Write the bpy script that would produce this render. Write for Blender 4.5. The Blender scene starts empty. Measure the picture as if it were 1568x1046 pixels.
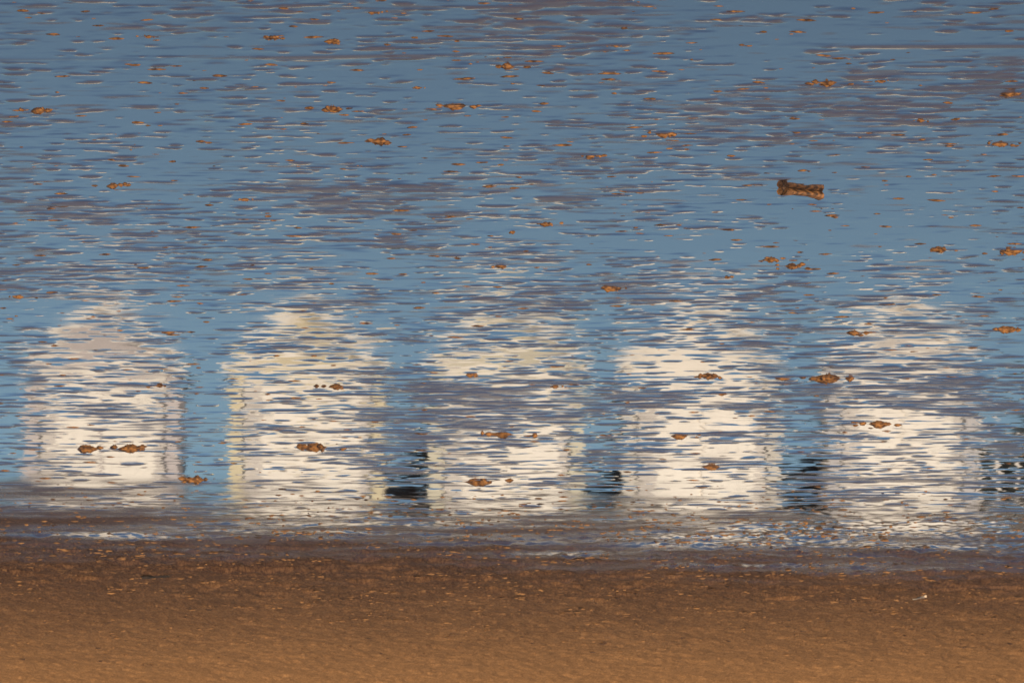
import bpy, math, random
import numpy as np
from mathutils import Vector, Matrix
random.seed(4); rng=np.random.default_rng(23)
sc=bpy.context.scene
sc.view_settings.view_transform='Standard'; sc.view_settings.look='None'; sc.view_settings.exposure=0
COL=sc.collection
# ---------------- camera (held upside down, as the photograph was turned) -------------
H=8.0; LENS=271.0; DEP=math.radians(7.5)
fwd=Vector((0,math.cos(DEP),-math.sin(DEP))); up=-Vector((0,math.sin(DEP),math.cos(DEP))); right=fwd.cross(up)
cam=bpy.data.cameras.new("camera"); co=bpy.data.objects.new("camera",cam); COL.objects.link(co)
M=Matrix((right,up,-fwd)).transposed().to_4x4(); M.translation=Vector((0,0,H)); co.matrix_world=M
cam.lens=LENS; cam.sensor_width=36; cam.clip_start=1; cam.clip_end=20000
cam.dof.use_dof=True; cam.dof.focus_distance=59; cam.dof.aperture_fstop=11
sc.camera=co
def G(px,py):
    f=1568*LENS/36
    d=fwd+right*((px-784)/f)+up*((523-py)/f)
    t=H/-d.z
    return d.x*t, d.y*t
# ---------------- sky and sun ----------------
EL=math.radians(18); ROT=math.radians(200)
w=bpy.data.worlds.new("World"); sc.world=w; w.use_nodes=True; nt=w.node_tree
bg=nt.nodes['Background']; sk=nt.nodes.new('ShaderNodeTexSky'); sk.sky_type='NISHITA'; sk.sun_disc=False
sk.sun_elevation=EL; sk.sun_rotation=ROT; sk.air_density=1.0; sk.dust_density=0.0; sk.ozone_density=3.3
nt.links.new(sk.outputs[0],bg.inputs[0]); bg.inputs[1].default_value=0.076
sl=bpy.data.lights.new("sun","SUN"); sl.energy=5; sl.angle=math.radians(0.5); sl.color=(1,0.86,0.68)
so=bpy.data.objects.new("sun",sl); COL.objects.link(so)
sv=Vector((math.sin(ROT)*math.cos(EL),math.cos(ROT)*math.cos(EL),math.sin(EL)))
so.rotation_euler=sv.to_track_quat('Z','Y').to_euler()
# ---------------- helpers ----------------
class N:
    def __init__(s,name):
        s.m=bpy.data.materials.new(name); s.m.use_nodes=True; s.t=s.m.node_tree; s.b=s.t.nodes['Principled BSDF']
    def n(s,ty,**k):
        x=s.t.nodes.new(ty)
        for a,b in k.items(): setattr(x,a,b)
        return x
    def l(s,a,b): s.t.links.new(a,b)
    def val(s,inp,v):
        if isinstance(v,bpy.types.NodeSocket): s.l(v,inp)
        else: inp.default_value=v
    def math(s,op,a,b=0.0,clamp=False):
        x=s.n('ShaderNodeMath',operation=op); x.use_clamp=clamp; s.val(x.inputs[0],a); s.val(x.inputs[1],b); return x.outputs[0]
    def mix(s,f,a,b):
        x=s.n('ShaderNodeMix',data_type='RGBA'); s.val(x.inputs[0],f)
        for i,v in ((6,a),(7,b)):
            if isinstance(v,tuple): v=(*v,1)
            s.val(x.inputs[i],v)
        return x.outputs[2]
    def noise(s,sx,sy,sz=1,det=3,off=0,rough=.5,dim='3D'):
        tc=s.n('ShaderNodeNewGeometry'); mp=s.n('ShaderNodeMapping'); mp.inputs['Scale'].default_value=(sx,sy,sz); mp.inputs['Location'].default_value=(off,off*1.7,0)
        s.l(tc.outputs['Position'],mp.inputs[0]); x=s.n('ShaderNodeTexNoise',noise_dimensions=dim); x.inputs['Scale'].default_value=1; x.inputs['Detail'].default_value=det; x.inputs['Roughness'].default_value=rough
        s.l(mp.outputs[0],x.inputs[0]); return x
    def ramp(s,v,a,b,lo=0.,hi=1.):
        x=s.n('ShaderNodeMapRange',interpolation_type='SMOOTHSTEP'); s.val(x.inputs[0],v)
        for i,q in zip((1,2,3,4),(a,b,lo,hi)): x.inputs[i].default_value=q
        return x.outputs[0]
def simple(name,c1,c2,rough=.7,sx=8,sy=8,sz=8,bump=0.0):
    m=N(name); no=m.noise(sx,sy,sz,5); f=m.ramp(no.outputs[0],.3,.7)
    m.l(m.mix(f,c1,c2),m.b.inputs['Base Color']); m.b.inputs['Roughness'].default_value=rough
    if bump:
        bp=m.n('ShaderNodeBump'); bp.inputs['Distance'].default_value=bump; m.l(no.outputs[0],bp.inputs['Height']); m.l(bp.outputs[0],m.b.inputs['Normal'])
    return m.m
# ---------------- beach sheet ----------------
dx,dy=0.018,0.032
xd=np.arange(-7,7,dx); yd=np.arange(43,96,dy); nx,ny=len(xd),len(yd)
def field(lx,ly,hp=0.0,sk=0.0):
    a=rng.standard_normal((ny,nx)); F=np.fft.rfft2(a)
    ky=np.fft.fftfreq(ny,dy)[:,None]*2*np.pi; kx=np.fft.rfftfreq(nx,dx)[None,:]*2*np.pi
    q=((kx+sk*ky)*lx)**2+(ky*ly)**2
    g=np.exp(-q/4)
    if hp: g=g*q**hp
    r=np.fft.irfft2(F*g,s=(ny,nx)); r-=r.mean(); return r/r.std()
ss=lambda v:np.clip(v,0,1)**2*(3-2*np.clip(v,0,1))
Y=yd[:,None]; X=xd[None,:]
tY=np.clip((Y-50)/20,0,1)
def vf(lx,ly,hp=0.0):   # ripples are smaller in the shallows, longer towards the shore
    a=field(lx,ly,hp); b=field(lx*1.4,ly*1.6,hp)
    return a*np.sqrt(1-tY)+b*np.sqrt(tY)
def lines(lx,ly):       # wandering crest lines
    a=1-np.abs(vf(lx,ly))*2.0+.35*vf(.05,.035); return np.clip(a,-1,1)
P=field(0.8,1.5); P2=field(.3,.3); P3=field(1.8,1.5)
pm=.45*P+.35*P2+.22*P3+.2*ss((Y-60)/8)
crest=lines(.24,.072)
hf=.85*vf(.10,.036,.15)+.5*vf(.042,.032,.2)+.9*crest+pm
thr=1.02
e=np.clip(hf-thr,0,None)
edge=75.2-.31*X+0.9*field(1.8,.5)+.7*field(.5,.15)
dryf=1/(1+np.exp(-(Y-edge)/1.6))
keep=(1-dryf)**.3
sandm=ss(e/0.9)
st=.7*vf(.17,.038)+.6*vf(.07,.034)+.5*lines(.4,.075)+pm+1.6*dryf*(1-dryf)
stm=ss((st-.45)/1.8)*.8
z=0.0045*np.minimum(e,1.6)*keep
band=np.exp(-((Y-79.0+.2*X)/3.6)**2)
zs=(0.005*field(.04,.08)+.007*field(.2,.3))*ss((Y-72)/6)+band*.015*np.clip(field(.20,.10)+.7*field(.06,.06)-.5,0,3)
z=z+zs
yr=G(784,82)[1]; ridge=np.exp(-((Y-yr-0.05*X-0.12*np.sin(X*.7))/0.07)**2)*np.clip(.4+.5*field(.6,.1),0,1)
z+=0.004*ridge; sandm=np.maximum(sandm,ss(ridge*1.3-.1))
# wavelet slopes
s1=.0008*field(.35,.12)+.0004*field(.7,.35)
gate=ss((vf(.14,.042)+.6*pm+.35)/1.6)
s2=.75*vf(.15,.034)+.75*vf(.055,.032); s2=np.where(s2>0,s2*.005,s2*.036)
sly=s1+gate*s2; slx=.003*field(.06,.05)+gate*.011*field(.06,.045)
sly*=keep
ex=np.array([3,10,40,150,600,2500]); xs=np.concatenate([(-7-ex)[::-1],xd,7+ex])
ya=np.array([-3000,-500,-100,-20,10,30,40]); yb=np.array([97,98.4])
ys=np.concatenate([ya,yd,yb])
def pad(a,lo,hi): 
    b=np.zeros((len(ys),len(xs)))+lo; b[-2:]=hi; b[7:7+ny,6:6+nx]=a
    return b
Z=pad(z,0,0); S=pad(sandm,0,0); D=pad(dryf,0,1); ST=pad(stm,.2,0); SX=pad(slx,0,0); SY=pad(sly,0,0)
D[7:7+ny,:6]=dryf[:,:1]; D[7:7+ny,6+nx:]=dryf[:,-1:]
XX,YY=np.meshgrid(xs,ys)
co3=np.stack([XX,YY,Z],-1).reshape(-1,3).astype(np.float32)
me=bpy.data.meshes.new("wet_beach"); n1,n2=len(ys),len(xs)
idx=np.arange(n1*n2).reshape(n1,n2)
q=np.stack([idx[:-1,:-1],idx[:-1,1:],idx[1:,1:],idx[1:,:-1]],-1).reshape(-1,4).astype(np.int32)
me.vertices.add(len(co3)); me.vertices.foreach_set("co",co3.ravel())
me.loops.add(q.size); me.loops.foreach_set("vertex_index",q.ravel())
me.polygons.add(len(q)); me.polygons.foreach_set("loop_start",np.arange(0,q.size,4,dtype=np.int32)); me.polygons.foreach_set("loop_total",np.full(len(q),4,dtype=np.int32))
me.update(calc_edges=True)
me.polygons.foreach_set("use_smooth",np.ones(len(q),dtype=bool))
for nm,a in (("sand",S),("dry",D),("veil",ST),("slope_x",SX),("slope_y",SY)):
    at=me.attributes.new(nm,'FLOAT','POINT'); at.data.foreach_set("value",a.ravel().astype(np.float32))
beach=bpy.data.objects.new("wet_sand_beach",me); COL.objects.link(beach)
m=N("wet_sand")
A=lambda nm:m.n('ShaderNodeAttribute',attribute_name=nm).outputs['Fac']
aS=A("sand"); aD=A("dry"); aV=A("veil")
cb=m.n('ShaderNodeCombineXYZ'); m.l(A("slope_x"),cb.inputs[0]); m.l(A("slope_y"),cb.inputs[1])
geo=m.n('ShaderNodeNewGeometry')
va=m.n('ShaderNodeVectorMath',operation='ADD'); m.l(geo.outputs['Normal'],va.inputs[0]); m.l(cb.outputs[0],va.inputs[1])
vn=m.n('ShaderNodeVectorMath',operation='NORMALIZE'); m.l(va.outputs[0],vn.inputs[0])
sand=m.math('MAXIMUM',aS,aV)
g2=m.noise(38,13,1,4,8,.8,'2D'); g1=m.noise(1.0,.8,1,5,5,.65,'2D')
bp=m.n('ShaderNodeBump'); bp.inputs['Distance'].default_value=.016
m.l(g2.outputs[0],bp.inputs['Height']); m.l(vn.outputs[0],bp.inputs['Normal']); m.l(m.math('MULTIPLY',m.math('POWER',aD,2.0),.8),bp.inputs['Strength'])
damp=m.mix(m.ramp(g2.outputs[0],.35,.65),(.08,.037,.021),(.215,.102,.046))
dryc=m.mix(m.ramp(g2.outputs[0],.3,.7),(.42,.185,.062),(.67,.325,.12))
yy=m.n('ShaderNodeSeparateXYZ'); m.l(geo.outputs['Position'],yy.inputs[0])
far=m.ramp(m.math('ADD',yy.outputs[1],m.math('MULTIPLY',g1.outputs[0],7.)),79,98)
sandc=m.mix(far,damp,dryc)
c=m.mix(aD,(.055,.04,.036),sandc); c=m.mix(m.math('MULTIPLY',sand,m.math('SUBTRACT',1.0,aD)),c,(.17,.105,.08))
m.l(c,m.b.inputs['Base Color']); m.b.inputs['Roughness'].default_value=.9; m.b.inputs['Specular IOR Level'].default_value=.05
m.l(bp.outputs[0],m.b.inputs['Normal'])
gl=m.n('ShaderNodeBsdfGlossy'); m.l(bp.outputs[0],gl.inputs['Normal'])
m.l(m.math('ADD',m.math('ADD',.032,m.math('MULTIPLY',sand,.20)),m.math('MULTIPLY',aD,.06)),gl.inputs['Roughness'])
iz=m.n('ShaderNodeSeparateXYZ'); m.l(geo.outputs['Incoming'],iz.inputs[0])
F=m.math('MULTIPLY',m.math('EXPONENT',m.math('MULTIPLY',m.math('SUBTRACT',m.math('ABSOLUTE',iz.outputs[2]),.1),-9.5)),.94)
F=m.math('MULTIPLY',F,m.math('SUBTRACT',1.0,m.math('MULTIPLY',sand,.55)))
inv=m.math('SUBTRACT',1.0,aD); F=m.math('MULTIPLY',F,m.math('MULTIPLY',inv,m.math('POWER',inv,.45)))
F=m.math('MAXIMUM',F,.02); F=m.math('MINIMUM',F,.9)
mx=m.n('ShaderNodeMixShader'); m.l(F,mx.inputs[0]); m.l(m.b.outputs[0],mx.inputs[1]); m.l(gl.outputs[0],mx.inputs[2])
m.l(mx.outputs[0],m.t.nodes['Material Output'].inputs[0])
me.materials.append(m.m)
# ---------------- mesh utils ----------------
def mesh_obj(name,v,f,mat,parent=None,smooth=False,loc=None):
    me=bpy.data.meshes.new(name); me.from_pydata(v,[],f); me.update()
    if smooth:
        for p in me.polygons: p.use_smooth=True
    me.materials.append(mat); o=bpy.data.objects.new(name,me); COL.objects.link(o)
    if parent: o.parent=parent
    if loc: o.location=loc
    return o
def boxg(x0,x1,y0,y1,z0,z1):
    v=[(x,y,zz) for x in (x0,x1) for y in (y0,y1) for zz in (z0,z1)]
    return v,[(0,1,3,2),(4,6,7,5),(0,4,5,1),(2,3,7,6),(0,2,6,4),(1,5,7,3)]
def boxes(L):
    V=[];F=[]
    for b in L:
        v,f=boxg(*b); k=len(V); V+=v; F+=[tuple(i+k for i in q) for q in f]
    return V,F
# ---------------- promenade, sea wall ----------------
conc=simple("concrete",(.10,.09,.085),(.16,.14,.13),.85,2,2,2,.01)
B=2.6
v,f=boxes([(-60,60,98.2,98.6,-.5,B-.12),(-60,60,98.12,98.9,B-.12,B),(-60,60,98.9,112,-.5,B-.02)]+[(x,x+.35,97.95,98.2,-.5,B-.4) for x in range(-58,58,4)])
mesh_obj("sea_wall_promenade",v,f,conc)
# ---------------- beach huts ----------------
def paint(name,c):
    return simple(name,tuple(a*.88 for a in c),c,.5,1.5,1.5,6)
cream=paint("cream_white_paint",(.90,.84,.76)); roofm=simple("roof_felt",(.07,.06,.06),(.12,.11,.11),.9)
grey=paint("weathered_grey_paint",(.62,.57,.53))
trims=[paint("lavender_paint",(.52,.47,.47)),paint("yellow_paint",(.64,.56,.38)),paint("straw_paint",(.6,.56,.44)),paint("stone_paint",(.58,.54,.48)),paint("pale_lilac_paint",(.47,.45,.46))]
metal_and_shade=simple("hinge_metal_and_gap_shade",(.05,.05,.05),(.1,.1,.1),.5)  # hinges, and the dark strips that stand for gap shadow
def hut(cx,wd,tr,gable_tr,k):
    r=bpy.data.objects.new("beach_hut",None); COL.objects.link(r); r.location=(cx,100,B-.02)
    h=wd/2; ev=2.27; pk=3.12; d=2.6
    v=[(-h,0,.15),(h,0,.15),(h,0,ev),(0,0,pk),(-h,0,ev)]; v+= [(a,d,c) for a,b,c in v]
    f=[(0,1,2,3,4),(9,8,7,6,5),(0,5,6,1),(1,6,7,2),(4,9,5,0),(2,7,8,3),(3,8,9,4)]
    mesh_obj("walls",v,f,gable_tr if gable_tr else cream,r)
    t=.06
    def slab(s):
        p0=(0,pk+.03); p1=(s*(h+.10),ev+.03-.10*(pk-ev)/h)
        v=[];
        for yv in (-.16,d+.1):
            for (a,c) in (p0,p1): v+=[(a,yv,c),(a,yv,c+t)]
        return v,[(0,1,3,2),(4,6,7,5),(0,4,5,1),(2,3,7,6),(0,2,6,4),(1,5,7,3)]
    for s in (-1,1):
        v,f=slab(s); mesh_obj("roof_panel",v,f,roofm,r)
        a0,c0=0,pk+.09; a1,c1=s*(h+.12),ev+.09-.12*(pk-ev)/h
        v=[(a0,-.19,c0),(a1,-.19,c1),(a1,-.19,c1-.17),(a0,-.19,c0-.17)]; v+=[(a,-.163,c) for a,_,c in v]
        mesh_obj("bargeboard",v,[(0,1,2,3),(7,6,5,4),(0,4,5,1),(1,5,6,2),(2,6,7,3),(3,7,4,0)],cream,r)
    dw=h-.2
    L=[];n=7;G_=[]
    for s in (-1,1):
        for i in range(n):
            a=.02+i*(dw-.012)/n; b=a+(dw-.012)/n-.003
            (G_ if (i==5 and s>0) or (i==n-1) else L).append((min(s*a,s*b),max(s*a,s*b),-.045,-.002,.25,2.0))
    v,f=boxes(L); mesh_obj("double_doors",v,f,cream,r)
    v,f=boxes(G_); mesh_obj("door_panels",v,f,grey,r)
    v,f=boxes([(-h+.165,-h+.187,-.02,-.001,.2,2.02),(h-.187,h-.165,-.02,-.001,.2,2.02)]); mesh_obj("door_gap_shade_strips",v,f,metal_and_shade,r)  # solid dark strips on the wall, painting shadow between doors and corner trim
    v,f=boxes([(-h-.01,-h+.15,-.04,-.001,.15,ev-.08),(h-.15,h+.01,-.04,-.001,.15,ev-.08)]); mesh_obj("corner_trim",v,f,tr,r)
    v,f=boxes([(-h+.16,h-.16,-.07,-.002,2.03,2.18)]); mesh_obj("lintel",v,f,cream,r)
    L=[]
    zz=2.21
    while zz<pk-.25:
        hw=min(h-.16,(pk-.16-zz)/(pk-ev)*h-.06); L.append((-hw,hw,-.03,-.002,zz,zz+.085)); zz+=.1
    v,f=boxes(L); mesh_obj("gable_boards",v,f,gable_tr if gable_tr else (tr if k in(1,2) else grey if k==4 else cream),r)
    L=[]
    for s in (-1,1):
        for z0 in (.55,1.65): L.append((min(s*dw,s*(dw-.4)),max(s*dw,s*(dw-.4)),-.055,-.046,z0,z0+.035))
    v,f=boxes(L); mesh_obj("strap_hinges",v,f,metal_and_shade,r)
    v,f=boxes([(-h-.05,h+.05,-.5,d,.02,.14),(-.5,.5,-.8,-.51,.0,.08)]); mesh_obj("deck_and_step",v,f,conc,r)
for k,(px,wd,g) in enumerate([(157,2.0,0),(470,2.0,1),(775,2.0,2),(1073,2.03,3),(1380,1.92,4)]):
    hut(-(px-784)/117.,wd,trims[k],trims[k] if k in (0,) else None,k)
L=[(-6.14,-6.09,100.0,100.04,B,B+1.9),(-6.36,-6.31,100.0,100.04,B,B+1.6)]
L.append((-7.5,-6.05,100.041,100.07,B+1.2,B+1.25)); L+= [(-6.36-.22*i-.05,-6.36-.22*i,100.0,100.04,B,B+1.3) for i in range(1,5)]
v,f=boxes(L); mesh_obj("picket_fence",v,f,grey)
leaf=simple("hedge_leaves",(.017,.019,.017),(.045,.05,.035),.7)
V=[];F=[]
def leafs(x0,x1,hh,n):
    for i in range(n):
        x=random.uniform(x0,x1); y=random.uniform(103.5,105); top=hh*(.8+.2*math.sin(x*2.1)+.1*math.sin(x*7))
        zc=B+random.uniform(0,1)**.7*top; a=random.uniform(0,6.28); s=random.uniform(.06,.14)
        u=Vector((math.cos(a),math.sin(a),random.uniform(-.6,.6)))*s; w_=Vector((-math.sin(a)*.4,math.cos(a)*.4,.9))*s
        c=Vector((x,y,zc)); k=len(V); V.extend([tuple(c-u),tuple(c+w_*.6),tuple(c+u),tuple(c-w_*.6)]); F.append((k,k+1,k+2,k+3))
leafs(-30,-5.5,2.9,24000); leafs(-5.5,-2.0,2.4,4800); leafs(-2,3,1.9,4500); leafs(3,14,.8,5000)
mesh_obj("hedge",V,F,leaf)
# ---------------- sand lumps (worm casts) ----------------
cast=simple("cast_sand",(.07,.03,.012),(.46,.19,.05),.6,25,25,60,.004)
V=[];F=[]
def lump(cx,cy,wx,wy,hh):
    k=len(V); nr,na_=4,12; ph=[random.uniform(0,6.28) for _ in range(4)]; 
    yaw=random.uniform(-.3,.3)
    V.append((cx+random.uniform(-.2,.2)*wx,cy,hh*random.uniform(.8,1.1)))
    for i in range(1,nr+1):
        t=i/nr
        for j in range(na_):
            a=j/na_*6.283; rad=t*(1+.28*math.sin(2*a+ph[0])+.2*math.sin(3*a+ph[1])+.12*math.sin(5*a+ph[2]))
            x=rad*math.cos(a)*wx; y=rad*math.sin(a)*wy
            zz=hh*(max(0,1-t*t)**1.4)*(1+random.uniform(-.45,.45)) if i<nr else -.004
            V.append((cx+x*math.cos(yaw)-y*math.sin(yaw),cy+x*math.sin(yaw)+y*math.cos(yaw),zz))
    for j in range(na_): F.append((k,k+1+j,k+1+(j+1)%na_))
    for i in range(nr-1):
        for j in range(na_):
            a=k+1+i*na_; F.append((a+j,a+na_+j,a+na_+(j+1)%na_,a+(j+1)%na_))
big=[(228,57,14),(420,58,22),(510,64,24),(778,102,28),(942,70,18),(695,163,34),(510,167,30),(60,170,30),(1015,206,32),(1268,128,34),(1350,125,16),(583,217,32),(903,240,24),(1410,185,18),(1532,221,26),(173,285,26),(375,306,14),(933,441,32),(1180,398,24),(1213,408,26),(1440,383,26),(768,408,22),(785,356,14),(835,344,20),(515,592,26),(770,665,34),(1085,576,30),(245,590,20),(1268,580,50),(200,687,36),(130,687,36),(1345,650,32),(735,738,40),(1307,510,24),(1113,425,14),(28,455,18),(640,135,12),(480,685,42),(720,575,18),(1105,603,18),(850,592,16),(1550,385,34),(1550,143,34),(1540,505,34),(300,735,34),(570,20,18),(1040,668,26),(1090,715,26)]
for px,py,wpx in big:
    x,y=G(px,py); sc_=y/ (1568*LENS/36)
    wx=wpx*sc_/2
    lump(x,y,wx*.9,wx*.8,min(.036,wx*.34)); 
    for _ in range(7):
        o=random.gauss(0,1.1); lump(x+o*wx,y+random.gauss(0,wx*.8),wx*random.uniform(.2,.5),wx*.4,wx*random.uniform(.08,.22))
for _ in range(900):
    px=random.uniform(-60,1630); py=random.uniform(-10,800)
    x,y=G(px,py); s=random.choice([.006,.008,.011,.014,.018,.022]); lump(x,y,s*random.uniform(1.2,3.6),s*1.2,s*.3)
mesh_obj("worm_casts",V,F,cast,smooth=True)
V=[];F=[]
for _ in range(5200):
    px=random.uniform(-30,1600); py=random.triangular(740,1035,870)
    x,y=G(px,py); s=random.uniform(.004,.017); lump(x,y,s*random.uniform(1,3),s*1.5,s*.45)
mesh_obj("sand_crumbs",V,F,simple("crumb_sand",(.05,.024,.012),(.42,.19,.06),.8,3,3,3),smooth=True)
# ---------------- driftwood ----------------
wood=simple("driftwood_bark",(.03,.014,.006),(.28,.115,.035),.7,6,60,40,.004)
def log(name,px,py,Lg,rad,yaw,mat,flare=.25,seg=22,tilt=0):
    x,y=G(px,py); V=[];F=[]; na_=10; prof=[random.uniform(.9,1.1) for _ in range(na_)]
    for i in range(seg+1):
        t=i/seg*2-1
        rr=rad*(1+flare*abs(t)**3 -.12*math.cos(t*3))
        bend=.04*Lg*math.sin(t*2.5)
        for j in range(na_):
            a=j/na_*6.283; q=rr*prof[j]*(1+.06*math.sin(i*.9+j*1.7))
            jag=random.uniform(-.03,.03)*Lg if i in(0,seg) else 0
            V.append((t*Lg/2+jag,bend+q*math.cos(a),max(rad*.8+q*math.sin(a)*.9,-.005)))
    for i in range(seg):
        for j in range(na_):
            F.append((i*na_+j,i*na_+(j+1)%na_,(i+1)*na_+(j+1)%na_,(i+1)*na_+j))
    c0=len(V); V.append((-Lg/2+.02*Lg,0,rad)); V.append((Lg/2-.02*Lg,0,rad))
    for j in range(na_):
        F.append((c0,(j+1)%na_,j)); F.append((c0+1,seg*na_+j,seg*na_+(j+1)%na_))
    o=mesh_obj(name,V,F,mat); o.location=(x,y,0); o.rotation_euler=(0,tilt,yaw); return o
log("driftwood",1226,291,.34,.027,-.72,wood,.5)
log("twig",238,880,.32,.02,.5,simple("dark_twig",(.02,.015,.01),(.05,.03,.02),.8),0)
log("twig",1408,913,.28,.014,1.1,simple("pale_twig",(.5,.36,.22),(.65,.5,.35),.7),0)
